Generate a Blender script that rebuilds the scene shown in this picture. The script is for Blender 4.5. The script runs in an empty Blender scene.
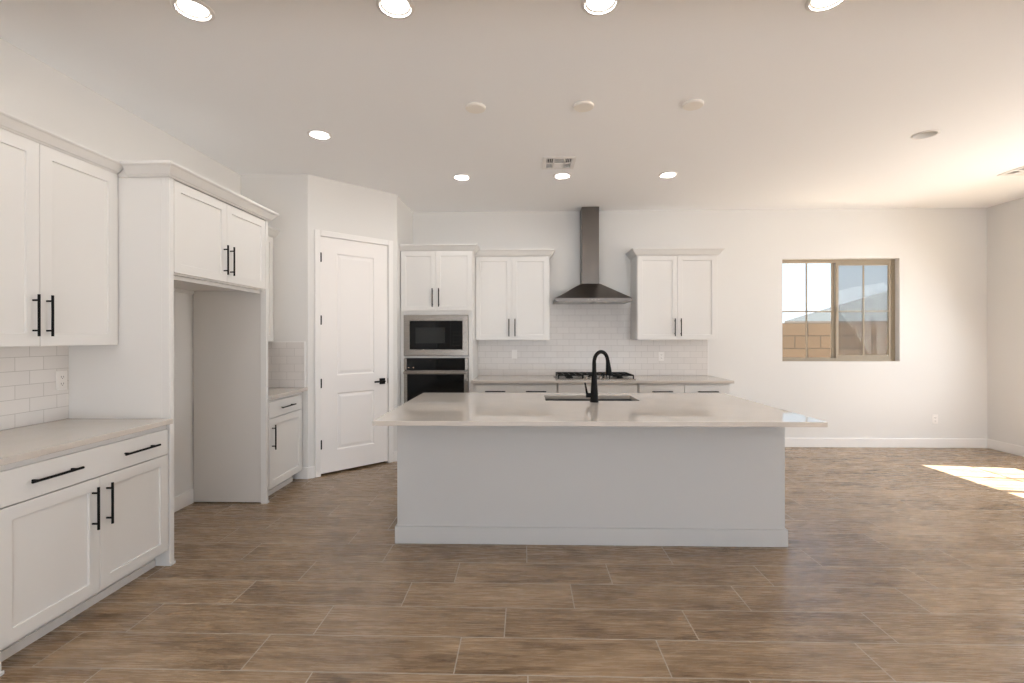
import bpy, bmesh, math, random
from mathutils import Vector, Matrix
random.seed(7)
SC = bpy.context.scene
COL = SC.collection
PI = math.pi

# ------------------------------------------------------------------ camera
YAW = math.atan(12.7 / 480.0)
cam_d = bpy.data.cameras.new('camera')
cam = bpy.data.objects.new('camera', cam_d)
COL.objects.link(cam)
cam.location = (0, 0, 1.417)
cam.rotation_euler = (PI / 2, math.radians(0.09), YAW)
cam_d.sensor_width = 36.0
cam_d.lens = 480.0 / 1024.0 * 36.0
cam_d.shift_y = -4.5 / 1024.0
cam_d.clip_start = 0.05
SC.camera = cam

# ------------------------------------------------------------------ colour management, world, sun, area fills
SC.view_settings.view_transform = 'Standard'
SC.view_settings.look = 'None'
SC.view_settings.gamma = 1.0
SC.view_settings.use_curve_mapping = False
SC.view_settings.exposure = -0.17
SC.cycles.use_denoising = True
SC.cycles.max_bounces = 16
SC.cycles.diffuse_bounces = 10
SC.cycles.glossy_bounces = 6
SC.cycles.transparent_max_bounces = 16
SC.cycles.sample_clamp_indirect = 8.0
SC.cycles.caustics_reflective = False

world = bpy.data.worlds.new('sky')
SC.world = world
world.use_nodes = True
wn, wl = world.node_tree.nodes, world.node_tree.links
wn.clear()
w_out = wn.new('ShaderNodeOutputWorld')
w_bg = wn.new('ShaderNodeBackground')
w_tc = wn.new('ShaderNodeTexCoord')
w_sep = wn.new('ShaderNodeSeparateXYZ')
w_ramp = wn.new('ShaderNodeValToRGB')
w_ramp.color_ramp.elements[0].position = 0.0
w_ramp.color_ramp.elements[0].color = (0.93, 0.97, 1.0, 1)
w_ramp.color_ramp.elements[1].position = 0.6
w_ramp.color_ramp.elements[1].color = (0.28, 0.50, 0.90, 1)
_e = w_ramp.color_ramp.elements.new(0.16)
_e.color = (0.72, 0.86, 0.99, 1)
wl.new(w_tc.outputs['Generated'], w_sep.inputs[0])
wl.new(w_sep.outputs['Z'], w_ramp.inputs[0])
wl.new(w_ramp.outputs[0], w_bg.inputs[0])
w_bg.inputs[1].default_value = 1.55
wl.new(w_bg.outputs[0], w_out.inputs[0])

def add_light(name, kind, loc, direction, energy, color, **kw):
    d = bpy.data.lights.new(name, kind)
    d.energy = energy
    d.color = color
    for k, v in kw.items():
        setattr(d, k, v)
    o = bpy.data.objects.new(name, d)
    COL.objects.link(o)
    o.location = loc
    o.rotation_euler = Vector(direction).to_track_quat('-Z', 'Y').to_euler()
    return o

SUN_DIR = (-1.0, 0.13, -1.448)
add_light('sun', 'SUN', (9, 3, 9), SUN_DIR, 54.0, (1.0, 0.98, 0.96), angle=math.radians(0.3))
# unseen area fills added to boost the daylight
add_light('rear_ceiling_fill', 'AREA', (1.3, -4.34, 0.80), (0, 1, 1.7), 290.0, (0.86, 0.92, 1.0),
          shape='RECTANGLE', size=5.4, size_y=1.1)  # added fill, tilted up to brighten the ceiling
add_light('side_window_fill', 'AREA', (6.02, 4.29, 1.655), (-1, -0.15, -0.60), 100.0, (0.97, 0.98, 1.0),
          shape='RECTANGLE', size=1.8, size_y=1.4)  # added fill at the right window, brightens the floor
LAMP_W = 5.0
LAMP_COL = (1.0, 0.975, 0.94)

# ------------------------------------------------------------------ material helpers
def new_mat(name):
    m = bpy.data.materials.new(name)
    m.use_nodes = True
    nt = m.node_tree
    return m, nt, nt.nodes['Principled BSDF']

def pbr(name, col, rough=0.5, metal=0.0, bump=0.0, bscale=60.0, var=0.0, spec=None, coat=0.0, stretch=None):
    m, nt, b = new_mat(name)
    N, L = nt.nodes, nt.links
    b.inputs['Base Color'].default_value = (*col, 1)
    b.inputs['Roughness'].default_value = rough
    b.inputs['Metallic'].default_value = metal
    if spec is not None:
        b.inputs['Specular IOR Level'].default_value = spec
    if coat:
        b.inputs['Coat Weight'].default_value = coat
    tc = N.new('ShaderNodeTexCoord')
    mp = N.new('ShaderNodeMapping')
    if stretch:
        mp.inputs['Scale'].default_value = stretch
    L.new(tc.outputs['Object'], mp.inputs[0])
    nz = N.new('ShaderNodeTexNoise')
    nz.inputs['Scale'].default_value = bscale
    nz.inputs['Detail'].default_value = 3.0
    L.new(mp.outputs[0], nz.inputs['Vector'])
    if bump > 0:
        bp = N.new('ShaderNodeBump')
        bp.inputs['Strength'].default_value = bump
        bp.inputs['Distance'].default_value = 0.002
        L.new(nz.outputs['Fac'], bp.inputs['Height'])
        L.new(bp.outputs[0], b.inputs['Normal'])
    if var > 0:
        mx = N.new('ShaderNodeMixRGB')
        mx.inputs[1].default_value = (*[c * (1 - var) for c in col], 1)
        mx.inputs[2].default_value = (*[min(1, c * (1 + var)) for c in col], 1)
        L.new(nz.outputs['Fac'], mx.inputs[0])
        L.new(mx.outputs[0], b.inputs['Base Color'])
    return m

def emit(name, col, strength):
    m, nt, b = new_mat(name)
    b.inputs['Base Color'].default_value = (*col, 1)
    b.inputs['Emission Color'].default_value = (*col, 1)
    b.inputs['Emission Strength'].default_value = strength
    return m

class NG:
    """tiny helper to write node maths"""
    def __init__(self, nt):
        self.N, self.L = nt.nodes, nt.links
    def m(self, op, a, b=None, c=None):
        n = self.N.new('ShaderNodeMath'); n.operation = op
        for i, v in enumerate((a, b, c)):
            if v is None: continue
            if isinstance(v, (int, float)): n.inputs[i].default_value = v
            else: self.L.new(v, n.inputs[i])
        return n.outputs[0]
    def comb(self, x, y, z):
        n = self.N.new('ShaderNodeCombineXYZ')
        for i, v in enumerate((x, y, z)):
            if isinstance(v, (int, float)): n.inputs[i].default_value = v
            else: self.L.new(v, n.inputs[i])
        return n.outputs[0]
    def mix(self, f, a, b):
        n = self.N.new('ShaderNodeMixRGB')
        for i, v in enumerate((f, a, b)):
            if isinstance(v, (int, float)): n.inputs[i].default_value = v
            elif isinstance(v, tuple): n.inputs[i].default_value = (*v, 1)
            else: self.L.new(v, n.inputs[i])
        return n.outputs[0]
    def noise(self, vec, scale, detail=4.0, rough=0.55, dist=0.0):
        n = self.N.new('ShaderNodeTexNoise')
        n.inputs['Scale'].default_value = scale
        n.inputs['Detail'].default_value = detail
        n.inputs['Roughness'].default_value = rough
        n.inputs['Distortion'].default_value = dist
        self.L.new(vec, n.inputs['Vector'])
        return n.outputs['Fac']
    def ramp(self, f, stops):
        n = self.N.new('ShaderNodeValToRGB')
        cr = n.color_ramp
        cr.elements[0].position, cr.elements[0].color = stops[0][0], (*stops[0][1], 1)
        cr.elements[1].position, cr.elements[1].color = stops[-1][0], (*stops[-1][1], 1)
        for p, c in stops[1:-1]:
            e = cr.elements.new(p); e.color = (*c, 1)
        self.L.new(f, n.inputs[0])
        return n.outputs[0]

def floor_material():
    m, nt, b = new_mat('wood_look_tile')
    g = NG(nt)
    tc = g.N.new('ShaderNodeTexCoord')
    sp = g.N.new('ShaderNodeSeparateXYZ')
    g.L.new(tc.outputs['Object'], sp.inputs[0])
    x, y = sp.outputs['X'], sp.outputs['Y']
    v = g.m('DIVIDE', g.m('SUBTRACT', y, 2.010), 0.25)
    row = g.m('FLOOR', v)
    fv = g.m('SUBTRACT', v, row)
    # five-row bond read from the photograph
    r5 = g.m('FLOORED_MODULO', row, 5.0)
    offs = [0.610, 0.812, 0.258, 0.502, 0.011]
    off = None
    for i, o in enumerate(offs):
        t = g.m('MULTIPLY', g.m('COMPARE', r5, float(i), 0.4), o)
        off = t if off is None else g.m('ADD', off, t)
    u = g.m('DIVIDE', g.m('SUBTRACT', x, off), 0.911)
    col = g.m('FLOOR', u)
    fu = g.m('SUBTRACT', u, col)
    du = g.m('MULTIPLY', g.m('SUBTRACT', 0.5, g.m('ABSOLUTE', g.m('SUBTRACT', fu, 0.5))), 0.911)
    dv = g.m('MULTIPLY', g.m('SUBTRACT', 0.5, g.m('ABSOLUTE', g.m('SUBTRACT', fv, 0.5))), 0.25)
    d = g.m('MINIMUM', du, dv)
    grout = g.m('LESS_THAN', d, 0.0026)
    wn_ = g.N.new('ShaderNodeTexWhiteNoise'); wn_.noise_dimensions = '2D'
    g.L.new(g.comb(col, row, 0.0), wn_.inputs['Vector'])
    rnd = wn_.outputs['Value']
    shift = g.m('MULTIPLY', rnd, 37.0)
    gx = g.m('ADD', g.m('MULTIPLY', x, 1.0), shift)
    v1 = g.comb(g.m('MULTIPLY', gx, 2.6), g.m('MULTIPLY', y, 24.0), shift)
    v2 = g.comb(g.m('MULTIPLY', gx, 8.0), g.m('MULTIPLY', y, 115.0), shift)
    v3 = g.comb(g.m('MULTIPLY', gx, 2.2), g.m('MULTIPLY', y, 6.0), shift)
    n1 = g.noise(v1, 1.0, 5.0, 0.6, 0.7)
    n2 = g.noise(v2, 1.0, 4.0, 0.6, 0.3)
    n3 = g.noise(v3, 1.0, 2.0, 0.5, 0.4)
    f = g.m('ADD', g.m('MULTIPLY', n1, 0.60), g.m('MULTIPLY', n2, 0.22))
    f = g.m('ADD', f, g.m('MULTIPLY', n3, 0.30))
    f = g.m('ADD', f, g.m('MULTIPLY', g.m('SUBTRACT', rnd, 0.5), 0.07))
    wood = g.ramp(f, [(0.33, (0.100, 0.062, 0.033)), (0.47, (0.178, 0.114, 0.063)),
                      (0.58, (0.27, 0.182, 0.107)), (0.74, (0.40, 0.285, 0.182))])
    c = g.mix(grout, wood, (0.42, 0.37, 0.31))
    g.L.new(c, b.inputs['Base Color'])
    rg = g.m('ADD', 0.20, g.m('MULTIPLY', n2, 0.14))
    b.inputs['IOR'].default_value = 1.62
    g.L.new(g.m('ADD', rg, g.m('MULTIPLY', grout, 0.4)), b.inputs['Roughness'])
    bp = g.N.new('ShaderNodeBump')
    bp.inputs['Strength'].default_value = 0.12
    bp.inputs['Distance'].default_value = 0.0015
    h = g.m('SUBTRACT', g.m('MULTIPLY', n2, 0.25), grout)
    g.L.new(h, bp.inputs['Height'])
    g.L.new(bp.outputs[0], b.inputs['Normal'])
    return m

def brick_mat(name, axes, bw, bh, tile, tile2, mortar, msize, rough, bump, ou=0.0, ov=0.0, offset=0.5, rough_noise=0.0):
    """brick bond laid on two world axes of the (unrotated) object"""
    m, nt, b = new_mat(name)
    g = NG(nt)
    tc = g.N.new('ShaderNodeTexCoord')
    sp = g.N.new('ShaderNodeSeparateXYZ')
    g.L.new(tc.outputs['Object'], sp.inputs[0])
    a = g.m('ADD', sp.outputs[axes[0]], ou)
    c = g.m('ADD', sp.outputs[axes[1]], ov)
    br = g.N.new('ShaderNodeTexBrick')
    br.offset = offset
    br.inputs['Scale'].default_value = 1.0
    br.inputs['Mortar Size'].default_value = msize
    br.inputs['Mortar Smooth'].default_value = 0.1
    br.inputs['Brick Width'].default_value = bw
    br.inputs['Row Height'].default_value = bh
    br.inputs['Color1'].default_value = (*tile, 1)
    br.inputs['Color2'].default_value = (*tile2, 1)
    br.inputs['Mortar'].default_value = (*mortar, 1)
    vec = g.comb(a, c, 0.0)
    g.L.new(vec, br.inputs['Vector'])
    colr = br.outputs['Color']
    if rough_noise:
        nz = g.noise(tc.outputs['Object'], 25.0, 6.0, 0.7)
        colr = g.mix(g.m('MULTIPLY', nz, rough_noise), colr, tuple(t * 0.45 for t in tile))
    g.L.new(colr, b.inputs['Base Color'])
    g.L.new(g.m('ADD', rough, g.m('MULTIPLY', br.outputs['Fac'], 0.5)), b.inputs['Roughness'])
    bp = g.N.new('ShaderNodeBump')
    bp.invert = True
    bp.inputs['Strength'].default_value = bump
    bp.inputs['Distance'].default_value = 0.002
    g.L.new(br.outputs['Fac'], bp.inputs['Height'])
    g.L.new(bp.outputs[0], b.inputs['Normal'])
    return m

def see_through(name, tint, gloss_col, fac_min, dark=0.0, dark_col=(0.05, 0.05, 0.05)):
    """thin pane: clear with fresnel reflection, or a woven screen when dark > 0"""
    m, nt, b = new_mat(name)
    g = NG(nt)
    g.N.remove(b)
    out = g.N['Material Output']
    tr = g.N.new('ShaderNodeBsdfTransparent'); tr.inputs[0].default_value = (*tint, 1)
    mx = g.N.new('ShaderNodeMixShader')
    if dark > 0:
        df = g.N.new('ShaderNodeBsdfDiffuse'); df.inputs[0].default_value = (*dark_col, 1)
        mx.inputs[0].default_value = dark
        g.L.new(tr.outputs[0], mx.inputs[1]); g.L.new(df.outputs[0], mx.inputs[2])
    else:
        gl = g.N.new('ShaderNodeBsdfGlossy'); gl.inputs['Roughness'].default_value = 0.02
        lw = g.N.new('ShaderNodeLayerWeight'); lw.inputs[0].default_value = 0.5
        g.L.new(g.m('ADD', fac_min, g.m('MULTIPLY', g.m('POWER', lw.outputs['Facing'], 5.0), 0.4)), mx.inputs[0])
        g.L.new(tr.outputs[0], mx.inputs[1]); g.L.new(gl.outputs[0], mx.inputs[2])
    g.L.new(mx.outputs[0], out.inputs[0])
    return m

def quartz():
    m, nt, b = new_mat('polished_quartz')
    g = NG(nt)
    tc = g.N.new('ShaderNodeTexCoord')
    n1 = g.noise(tc.outputs['Object'], 260.0, 3.0, 0.6)
    n2 = g.noise(tc.outputs['Object'], 3.0, 4.0, 0.6, 1.0)
    f = g.m('ADD', g.m('MULTIPLY', n1, 0.6), g.m('MULTIPLY', n2, 0.4))
    c = g.ramp(f, [(0.35, (0.53, 0.487, 0.443)), (0.62, (0.57, 0.527, 0.482))])
    g.L.new(c, b.inputs['Base Color'])
    b.inputs['Roughness'].default_value = 0.035
    b.inputs['IOR'].default_value = 1.5
    return m

def brushed(name, col, rough=0.3, stretch=(1, 1, 60)):
    m, nt, b = new_mat(name)
    g = NG(nt)
    tc = g.N.new('ShaderNodeTexCoord')
    mp = g.N.new('ShaderNodeMapping'); mp.inputs['Scale'].default_value = stretch
    g.L.new(tc.outputs['Object'], mp.inputs[0])
    nz = g.noise(mp.outputs[0], 12.0, 4.0, 0.6)
    b.inputs['Base Color'].default_value = (*col, 1)
    b.inputs['Metallic'].default_value = 1.0
    g.L.new(g.m('ADD', rough - 0.06, g.m('MULTIPLY', nz, 0.12)), b.inputs['Roughness'])
    return m

M = {}
M['wall'] = pbr('painted_wall', (0.705, 0.70, 0.688), 0.75, bump=0.25, bscale=90)
M['ceiling'] = pbr('painted_ceiling', (0.90, 0.905, 0.915), 0.85, bump=0.25, bscale=70)
M['island_paint'] = pbr('island_paint', (0.53, 0.535, 0.535), 0.7, bump=0.35, bscale=110)
M['trim'] = pbr('white_trim', (0.80, 0.79, 0.78), 0.4, bump=0.02)
M['cab'] = pbr('cabinet_white', (0.70, 0.692, 0.678), 0.38, bump=0.03, bscale=40)
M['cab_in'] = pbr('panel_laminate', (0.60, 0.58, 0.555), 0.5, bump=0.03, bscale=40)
M['door'] = pbr('door_white', (0.83, 0.81, 0.80), 0.42, bump=0.04, bscale=50)
M['black'] = pbr('matte_black_metal', (0.005, 0.005, 0.005), 0.5, metal=0.0, bump=0.02, spec=0.12)
M['iron'] = pbr('cast_iron', (0.006, 0.006, 0.006), 0.55, bump=0.2, bscale=200, spec=0.25)
M['steel'] = brushed('brushed_steel', (0.30, 0.27, 0.24), 0.28)
M['hood'] = brushed('dark_brushed_steel', (0.155, 0.140, 0.128), 0.30)
M['sink'] = pbr('dark_composite', (0.05, 0.047, 0.045), 0.45, bump=0.1, bscale=300, var=0.2)
M['bglass'] = pbr('black_glass', (0.004, 0.004, 0.004), 0.06, bump=0.0, spec=0.18)
M['bglass2'] = pbr('dark_window_glass', (0.022, 0.023, 0.022), 0.08, spec=0.2)
M['display'] = emit('display_light', (0.9, 0.6, 0.4), 1.2)
M['floor'] = floor_material()
M['quartz'] = quartz()
M['splash_x'] = brick_mat('subway_tile_back', ('X', 'Z'), 0.1555, 0.0787, (0.69, 0.665, 0.645), (0.66, 0.635, 0.615),
                          (0.50, 0.48, 0.46), 0.0016, 0.30, 0.5, ou=10.0, ov=-0.914)
M['splash_y'] = brick_mat('subway_tile_left', ('Y', 'Z'), 0.160, 0.0787, (0.74, 0.72, 0.70), (0.71, 0.69, 0.67),
                          (0.46, 0.44, 0.42), 0.0014, 0.26, 0.5, ou=10.119, ov=-0.914)
M['plastic'] = pbr('white_plastic', (0.80, 0.78, 0.76), 0.35)
M['cream'] = pbr('cream_plastic', (0.86, 0.82, 0.76), 0.4)
M['slot'] = pbr('slot_dark', (0.03, 0.03, 0.03), 0.6)
M['vent_dark'] = pbr('duct_dark', (0.02, 0.02, 0.02), 0.7)
M['lamp'] = emit('lamp_lens', (1.0, 0.95, 0.88), 7.0)
M['lamp_off'] = pbr('lamp_lens_off', (0.62, 0.60, 0.56), 0.4)
M['baffle'] = pbr('lamp_baffle', (0.80, 0.78, 0.74), 0.4)
M['win_frame'] = pbr('tan_vinyl', (0.30, 0.25, 0.18), 0.45, bump=0.03)
M['glass'] = see_through('window_glass', (0.97, 0.98, 0.98), (1, 1, 1), 0.006)
M['screen'] = see_through('insect_screen', (1, 1, 1), None, 0, dark=0.32, dark_col=(0.10, 0.11, 0.12))
M['block'] = brick_mat('tan_block', ('X', 'Z'), 0.406, 0.2035, (0.17, 0.118, 0.072), (0.14, 0.096, 0.058),
                       (0.06, 0.045, 0.03), 0.009, 0.9, 0.8, ou=10.09, ov=-0.003, rough_noise=0.35)
M['shingle'] = brick_mat('grey_shingle', ('X', 'Y'), 0.9, 0.28, (0.020, 0.025, 0.023), (0.012, 0.015, 0.014),
                         (0.01, 0.012, 0.012), 0.02, 0.9, 0.4)
M['stucco'] = pbr('tan_stucco', (0.60, 0.50, 0.38), 0.9, bump=0.3)
M['fascia'] = pbr('fascia_white', (0.10, 0.09, 0.08), 0.6)
M['sand'] = pbr('gravel_ground', (0.55, 0.45, 0.34), 0.95, bump=0.6, bscale=20, var=0.2)
M['indicator'] = pbr('white_marking', (0.7, 0.7, 0.7), 0.5)

# ------------------------------------------------------------------ mesh helpers
def bx(bm, x0, x1, y0, y1, z0, z1):
    if x0 > x1: x0, x1 = x1, x0
    if y0 > y1: y0, y1 = y1, y0
    if z0 > z1: z0, z1 = z1, z0
    v = [bm.verts.new(p) for p in ((x0, y0, z0), (x1, y0, z0), (x1, y1, z0), (x0, y1, z0),
                                   (x0, y0, z1), (x1, y0, z1), (x1, y1, z1), (x0, y1, z1))]
    for f in ((3, 2, 1, 0), (4, 5, 6, 7), (0, 1, 5, 4), (1, 2, 6, 5), (2, 3, 7, 6), (3, 0, 4, 7)):
        bm.faces.new([v[i] for i in f])
    return v

def prism(bm, pts, z0, z1):
    """vertical prism over a counter-clockwise outline"""
    lo = [bm.verts.new((p[0], p[1], z0)) for p in pts]
    hi = [bm.verts.new((p[0], p[1], z1)) for p in pts]
    bm.faces.new(lo[::-1]); bm.faces.new(hi)
    n = len(pts)
    for i in range(n):
        j = (i + 1) % n
        bm.faces.new((lo[i], lo[j], hi[j], hi[i]))

def loft(bm, rings, cap=True):
    vs = [[bm.verts.new(p) for p in r] for r in rings]
    n = len(vs[0])
    for a, b in zip(vs, vs[1:]):
        for i in range(n):
            j = (i + 1) % n
            bm.faces.new((a[i], a[j], b[j], b[i]))
    if cap:
        bm.faces.new(vs[0][::-1]); bm.faces.new(vs[-1])

def tube(bm, pts, radii, n=14, cap=True, sx=1.0):
    pts = [Vector(p) for p in pts]
    if isinstance(radii, (int, float)): radii = [radii] * len(pts)
    rings = []
    prev = None
    for i, p in enumerate(pts):
        t = (pts[min(i + 1, len(pts) - 1)] - pts[max(i - 1, 0)]).normalized()
        if prev is None:
            ref = Vector((0, 0, 1)) if abs(t.z) < 0.9 else Vector((1, 0, 0))
            u = t.cross(ref).normalized()
        else:
            u = (prev - t * prev.dot(t)).normalized()
        prev = u
        w = t.cross(u)
        rings.append([p + (u * math.cos(a) * sx + w * math.sin(a)) * radii[i]
                      for a in (2 * PI * k / n for k in range(n))])
    loft(bm, rings, cap)

def lathe(bm, prof, c=(0, 0, 0), n=32, cap0=True, cap1=True):
    rings = [[(c[0] + r * math.cos(2 * PI * k / n), c[1] + r * math.sin(2 * PI * k / n), c[2] + z)
              for k in range(n)] for r, z in prof]
    vs = [[bm.verts.new(p) for p in r] for r in rings]
    for a, b in zip(vs, vs[1:]):
        for i in range(n):
            j = (i + 1) % n
            bm.faces.new((a[i], a[j], b[j], b[i]))
    if cap0: bm.faces.new(vs[0][::-1])
    if cap1: bm.faces.new(vs[-1])

def holed_slab(bm, xs, ys, z0, z1, hole=(1, 1)):
    """3x3 cell slab with the middle cell open, shared vertices"""
    lo = [[bm.verts.new((x, y, z0)) for y in ys] for x in xs]
    hi = [[bm.verts.new((x, y, z1)) for y in ys] for x in xs]
    nx, ny = len(xs) - 1, len(ys) - 1
    solid = lambda i, j: 0 <= i < nx and 0 <= j < ny and (i, j) != hole
    for i in range(nx):
        for j in range(ny):
            if not solid(i, j): continue
            bm.faces.new((hi[i][j], hi[i + 1][j], hi[i + 1][j + 1], hi[i][j + 1]))
            bm.faces.new((lo[i][j + 1], lo[i + 1][j + 1], lo[i + 1][j], lo[i][j]))
            if not solid(i - 1, j): bm.faces.new((lo[i][j], hi[i][j], hi[i][j + 1], lo[i][j + 1]))
            if not solid(i + 1, j): bm.faces.new((lo[i + 1][j + 1], hi[i + 1][j + 1], hi[i + 1][j], lo[i + 1][j]))
            if not solid(i, j - 1): bm.faces.new((lo[i][j], lo[i + 1][j], hi[i + 1][j], hi[i][j]))
            if not solid(i, j + 1): bm.faces.new((lo[i + 1][j + 1], lo[i][j + 1], hi[i][j + 1], hi[i + 1][j + 1]))

def obj(name, bm, mat, parent=None, bevel=0.0, smooth=False, seg=2):
    bmesh.ops.recalc_face_normals(bm, faces=bm.faces)
    me = bpy.data.meshes.new(name)
    bm.to_mesh(me); bm.free()
    me.materials.append(mat)
    if smooth:
        for p in me.polygons: p.use_smooth = True
        me.set_sharp_from_angle(angle=math.radians(38))
    o = bpy.data.objects.new(name, me)
    COL.objects.link(o)
    if parent is not None: o.parent = parent
    if bevel > 0:
        md = o.modifiers.new('bevel', 'BEVEL')
        md.width = bevel; md.segments = seg; md.limit_method = 'ANGLE'
        md.angle_limit = math.radians(40)
    return o

def thing(name, label, cat, loc=(0, 0, 0), rotz=0.0, group=None):
    o = bpy.data.objects.new(name, None)
    COL.objects.link(o)
    o.empty_display_size = 0.1
    o.location = loc; o.rotation_euler = (0, 0, rotz)
    return tag(o, label, cat, group)

def tag(o, label, cat, group=None):
    o['label'] = label; o['category'] = cat
    if group: o['group'] = group
    return o

def struct(o):
    o['kind'] = 'structure'
    return o

B = bmesh.new

# ------------------------------------------------------------------ the room
XL, XR, YB, YR = -2.85, 5.87, 6.25, -4.4
ZC, ZL, YSTEP = 3.05, 2.743, 1.55
T = 0.14

def cells_wall(bm, along, other0, other1, us, zs, holes):
    """wall from boxes between cuts; holes = cell indices left open"""
    for i in range(len(us) - 1):
        for j in range(len(zs) - 1):
            if (i, j) in holes: continue
            if along == 'x': bx(bm, us[i], us[i + 1], other0, other1, zs[j], zs[j + 1])
            else: bx(bm, other0, other1, us[i], us[i + 1], zs[j], zs[j + 1])

b = B(); bx(b, XL - T, XR + T, YR - T, YB + T, -0.12, 0.0)
struct(obj('floor', b, M['floor']))

b = B(); bx(b, XL - T, XL, YR, YB, 0, ZC + 0.1)
struct(obj('wall_left', b, M['wall']))

WX0, WX1, WZ0, WZ1 = 3.306, 4.780, 1.097, 2.415
b = B(); cells_wall(b, 'x', YB, YB + T, [XL - T, WX0, WX1, XR + T], [0, WZ0, WZ1, ZC + 0.1], {(1, 1)})
struct(obj('wall_back', b, M['wall']))

RY0, RY1, RZ0, RZ1 = 3.34, 5.24, 0.90, 2.41
b = B(); cells_wall(b, 'y', XR, XR + T, [YR - T, -2.6, -0.4, RY0, RY1, YB], [0, 0.05, RZ0, 2.36, RZ1, ZC + 0.1],
                    {(1, 1), (1, 2), (3, 2), (3, 3)})  # first opening is added for sun bounce, second is the window
struct(obj('wall_right', b, M['wall']))

b = B(); cells_wall(b, 'x', YR - T, YR, [XL - T, -1.5, 4.1, XR], [0, 2.35, ZC + 0.1], {(1, 0)})
struct(obj('wall_rear', b, M['wall']))

# pantry walls
b = B(); bx(b, XL, -2.17, 4.75, 4.86, 0, ZC)
struct(obj('wall_facing', b, M['wall']))
DV = Vector((1, 1, 0)).normalized()      # along the diagonal wall
DN = Vector((-1, 1, 0)).normalized()     # into the pantry
D0 = Vector((-2.17, 4.75, 0))
def dg(t, n, z=0.0):
    p = D0 + DV * t + DN * n
    return (p.x, p.y, z)
DOOR0, DOOR1, DOORT = 0.128, 0.885, 2.446
b = B()
L_ = 1.004
prism(b, [dg(0, 0), dg(DOOR0 - 0.012, 0), dg(DOOR0 - 0.012, 0.11), dg(-0.0, 0.11)], 0, ZC)
prism(b, [dg(DOOR1 + 0.012, 0), dg(L_, 0), dg(L_, 0.11), dg(DOOR1 + 0.012, 0.11)], 0, ZC)
prism(b, [dg(DOOR0 - 0.012, 0), dg(DOOR1 + 0.012, 0), dg(DOOR1 + 0.012, 0.11), dg(DOOR0 - 0.012, 0.11)], DOORT + 0.012, ZC)
struct(obj('wall_pantry', b, M['wall']))
b = B(); bx(b, -1.57, -1.46, 5.46, YB, 0, ZC)
struct(obj('wall_return', b, M['wall']))

# ceilings, with real recesses cut for the cans and registers
LAMPS = [(-1.646, 2.345), (-0.634, 2.35), (0.372, 2.355), (1.465, 2.36),
         (-1.646, 3.82), (-0.640, 4.88), (0.382, 4.87), (1.445, 4.87)]
CAN_OFF = (3.243, 3.968)
VENT1 = (0.170, 0.472, 4.355, 4.665)
VENT2 = (4.785, 5.115, 4.70, 4.99)
b = B(); bx(b, XL - T, XR + T, YSTEP, YB + T, ZC, ZC + 0.16)
ceil = obj('ceiling', b, M['ceiling'])
b = B()
for (x, y) in LAMPS + [CAN_OFF]:
    lathe(b, [(0.083, -0.05), (0.083, 0.11)], (x, y, ZC), 40)
for v in (VENT1, VENT2):
    bx(b, v[0] + 0.03, v[1] - 0.03, v[2] + 0.03, v[3] - 0.03, ZC - 0.05, ZC + 0.11)
cut = obj('cutter', b, M['ceiling'])
md = ceil.modifiers.new('holes', 'BOOLEAN'); md.object = cut; md.solver = 'EXACT'
bpy.context.view_layer.update()
dgph = bpy.context.evaluated_depsgraph_get()
me = bpy.data.meshes.new_from_object(ceil.evaluated_get(dgph))
ceil.modifiers.clear(); ceil.data = me
bpy.data.objects.remove(cut, do_unlink=True)
struct(ceil)
b = B()
bx(b, XL - T, XR + T, YR - T, YSTEP, ZL, ZC + 0.16)
struct(obj('ceiling_low', b, M['ceiling']))

# baseboards
BH, BT = 0.118, 0.014
def base_run(name, pts_boxes, mat=None):
    b = B()
    for (x0, x1, y0, y1) in pts_boxes:
        bx(b, x0, x1, y0, y1, 0, BH)
    return struct(obj(name, b, mat or M['trim'], bevel=0.004))
base_run('baseboard_back', [(2.372, XR - BT, YB - BT, YB)])
base_run('baseboard_right', [(XR - BT, XR, 1.2, YB)])
base_run('baseboard_left', [(XL, XL + BT, 2.948, 4.038)])
base_run('baseboard_left_rear', [(XL, XL + BT, YR, 1.90)])
base_run('baseboard_facing', [(-2.30, -2.164, 4.75 - BT, 4.75)])
b = B(); prism(b, [dg(-0.005, -BT), dg(0.064, -BT), dg(0.064, 0), dg(-0.005, 0)], 0, BH)
prism(b, [dg(0.950, -BT), dg(1.0, -BT), dg(1.0, 0), dg(0.950, 0)], 0, BH)
struct(obj('baseboard_pantry', b, M['trim'], bevel=0.004))

# pantry door casing
b = B()
c0, c1, ct = 0.066, 0.947, 2.508
def dprism(b, t0, t1, n0, n1, z0, z1):
    prism(b, [dg(t0, n0), dg(t1, n0), dg(t1, n1), dg(t0, n1)], z0, z1)
dprism(b, c0, DOOR0 - 0.004, -0.016, 0.0, 0, ct)
dprism(b, DOOR1 + 0.004, c1, -0.016, 0.0, 0, ct)
dprism(b, DOOR0 - 0.004, DOOR1 + 0.004, -0.016, 0.0, DOORT + 0.004, ct)
struct(obj('trim_door', b, M['trim'], bevel=0.004))
# jamb lining
b = B()
dprism(b, DOOR0 - 0.012, DOOR0 - 0.003, 0.0, 0.11, 0, DOORT + 0.012)
dprism(b, DOOR1 + 0.003, DOOR1 + 0.012, 0.0, 0.11, 0, DOORT + 0.012)
dprism(b, DOOR0 - 0.003, DOOR1 + 0.003, 0.0, 0.11, DOORT + 0.003, DOORT + 0.012)
struct(obj('trim_jamb', b, M['trim']))

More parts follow.
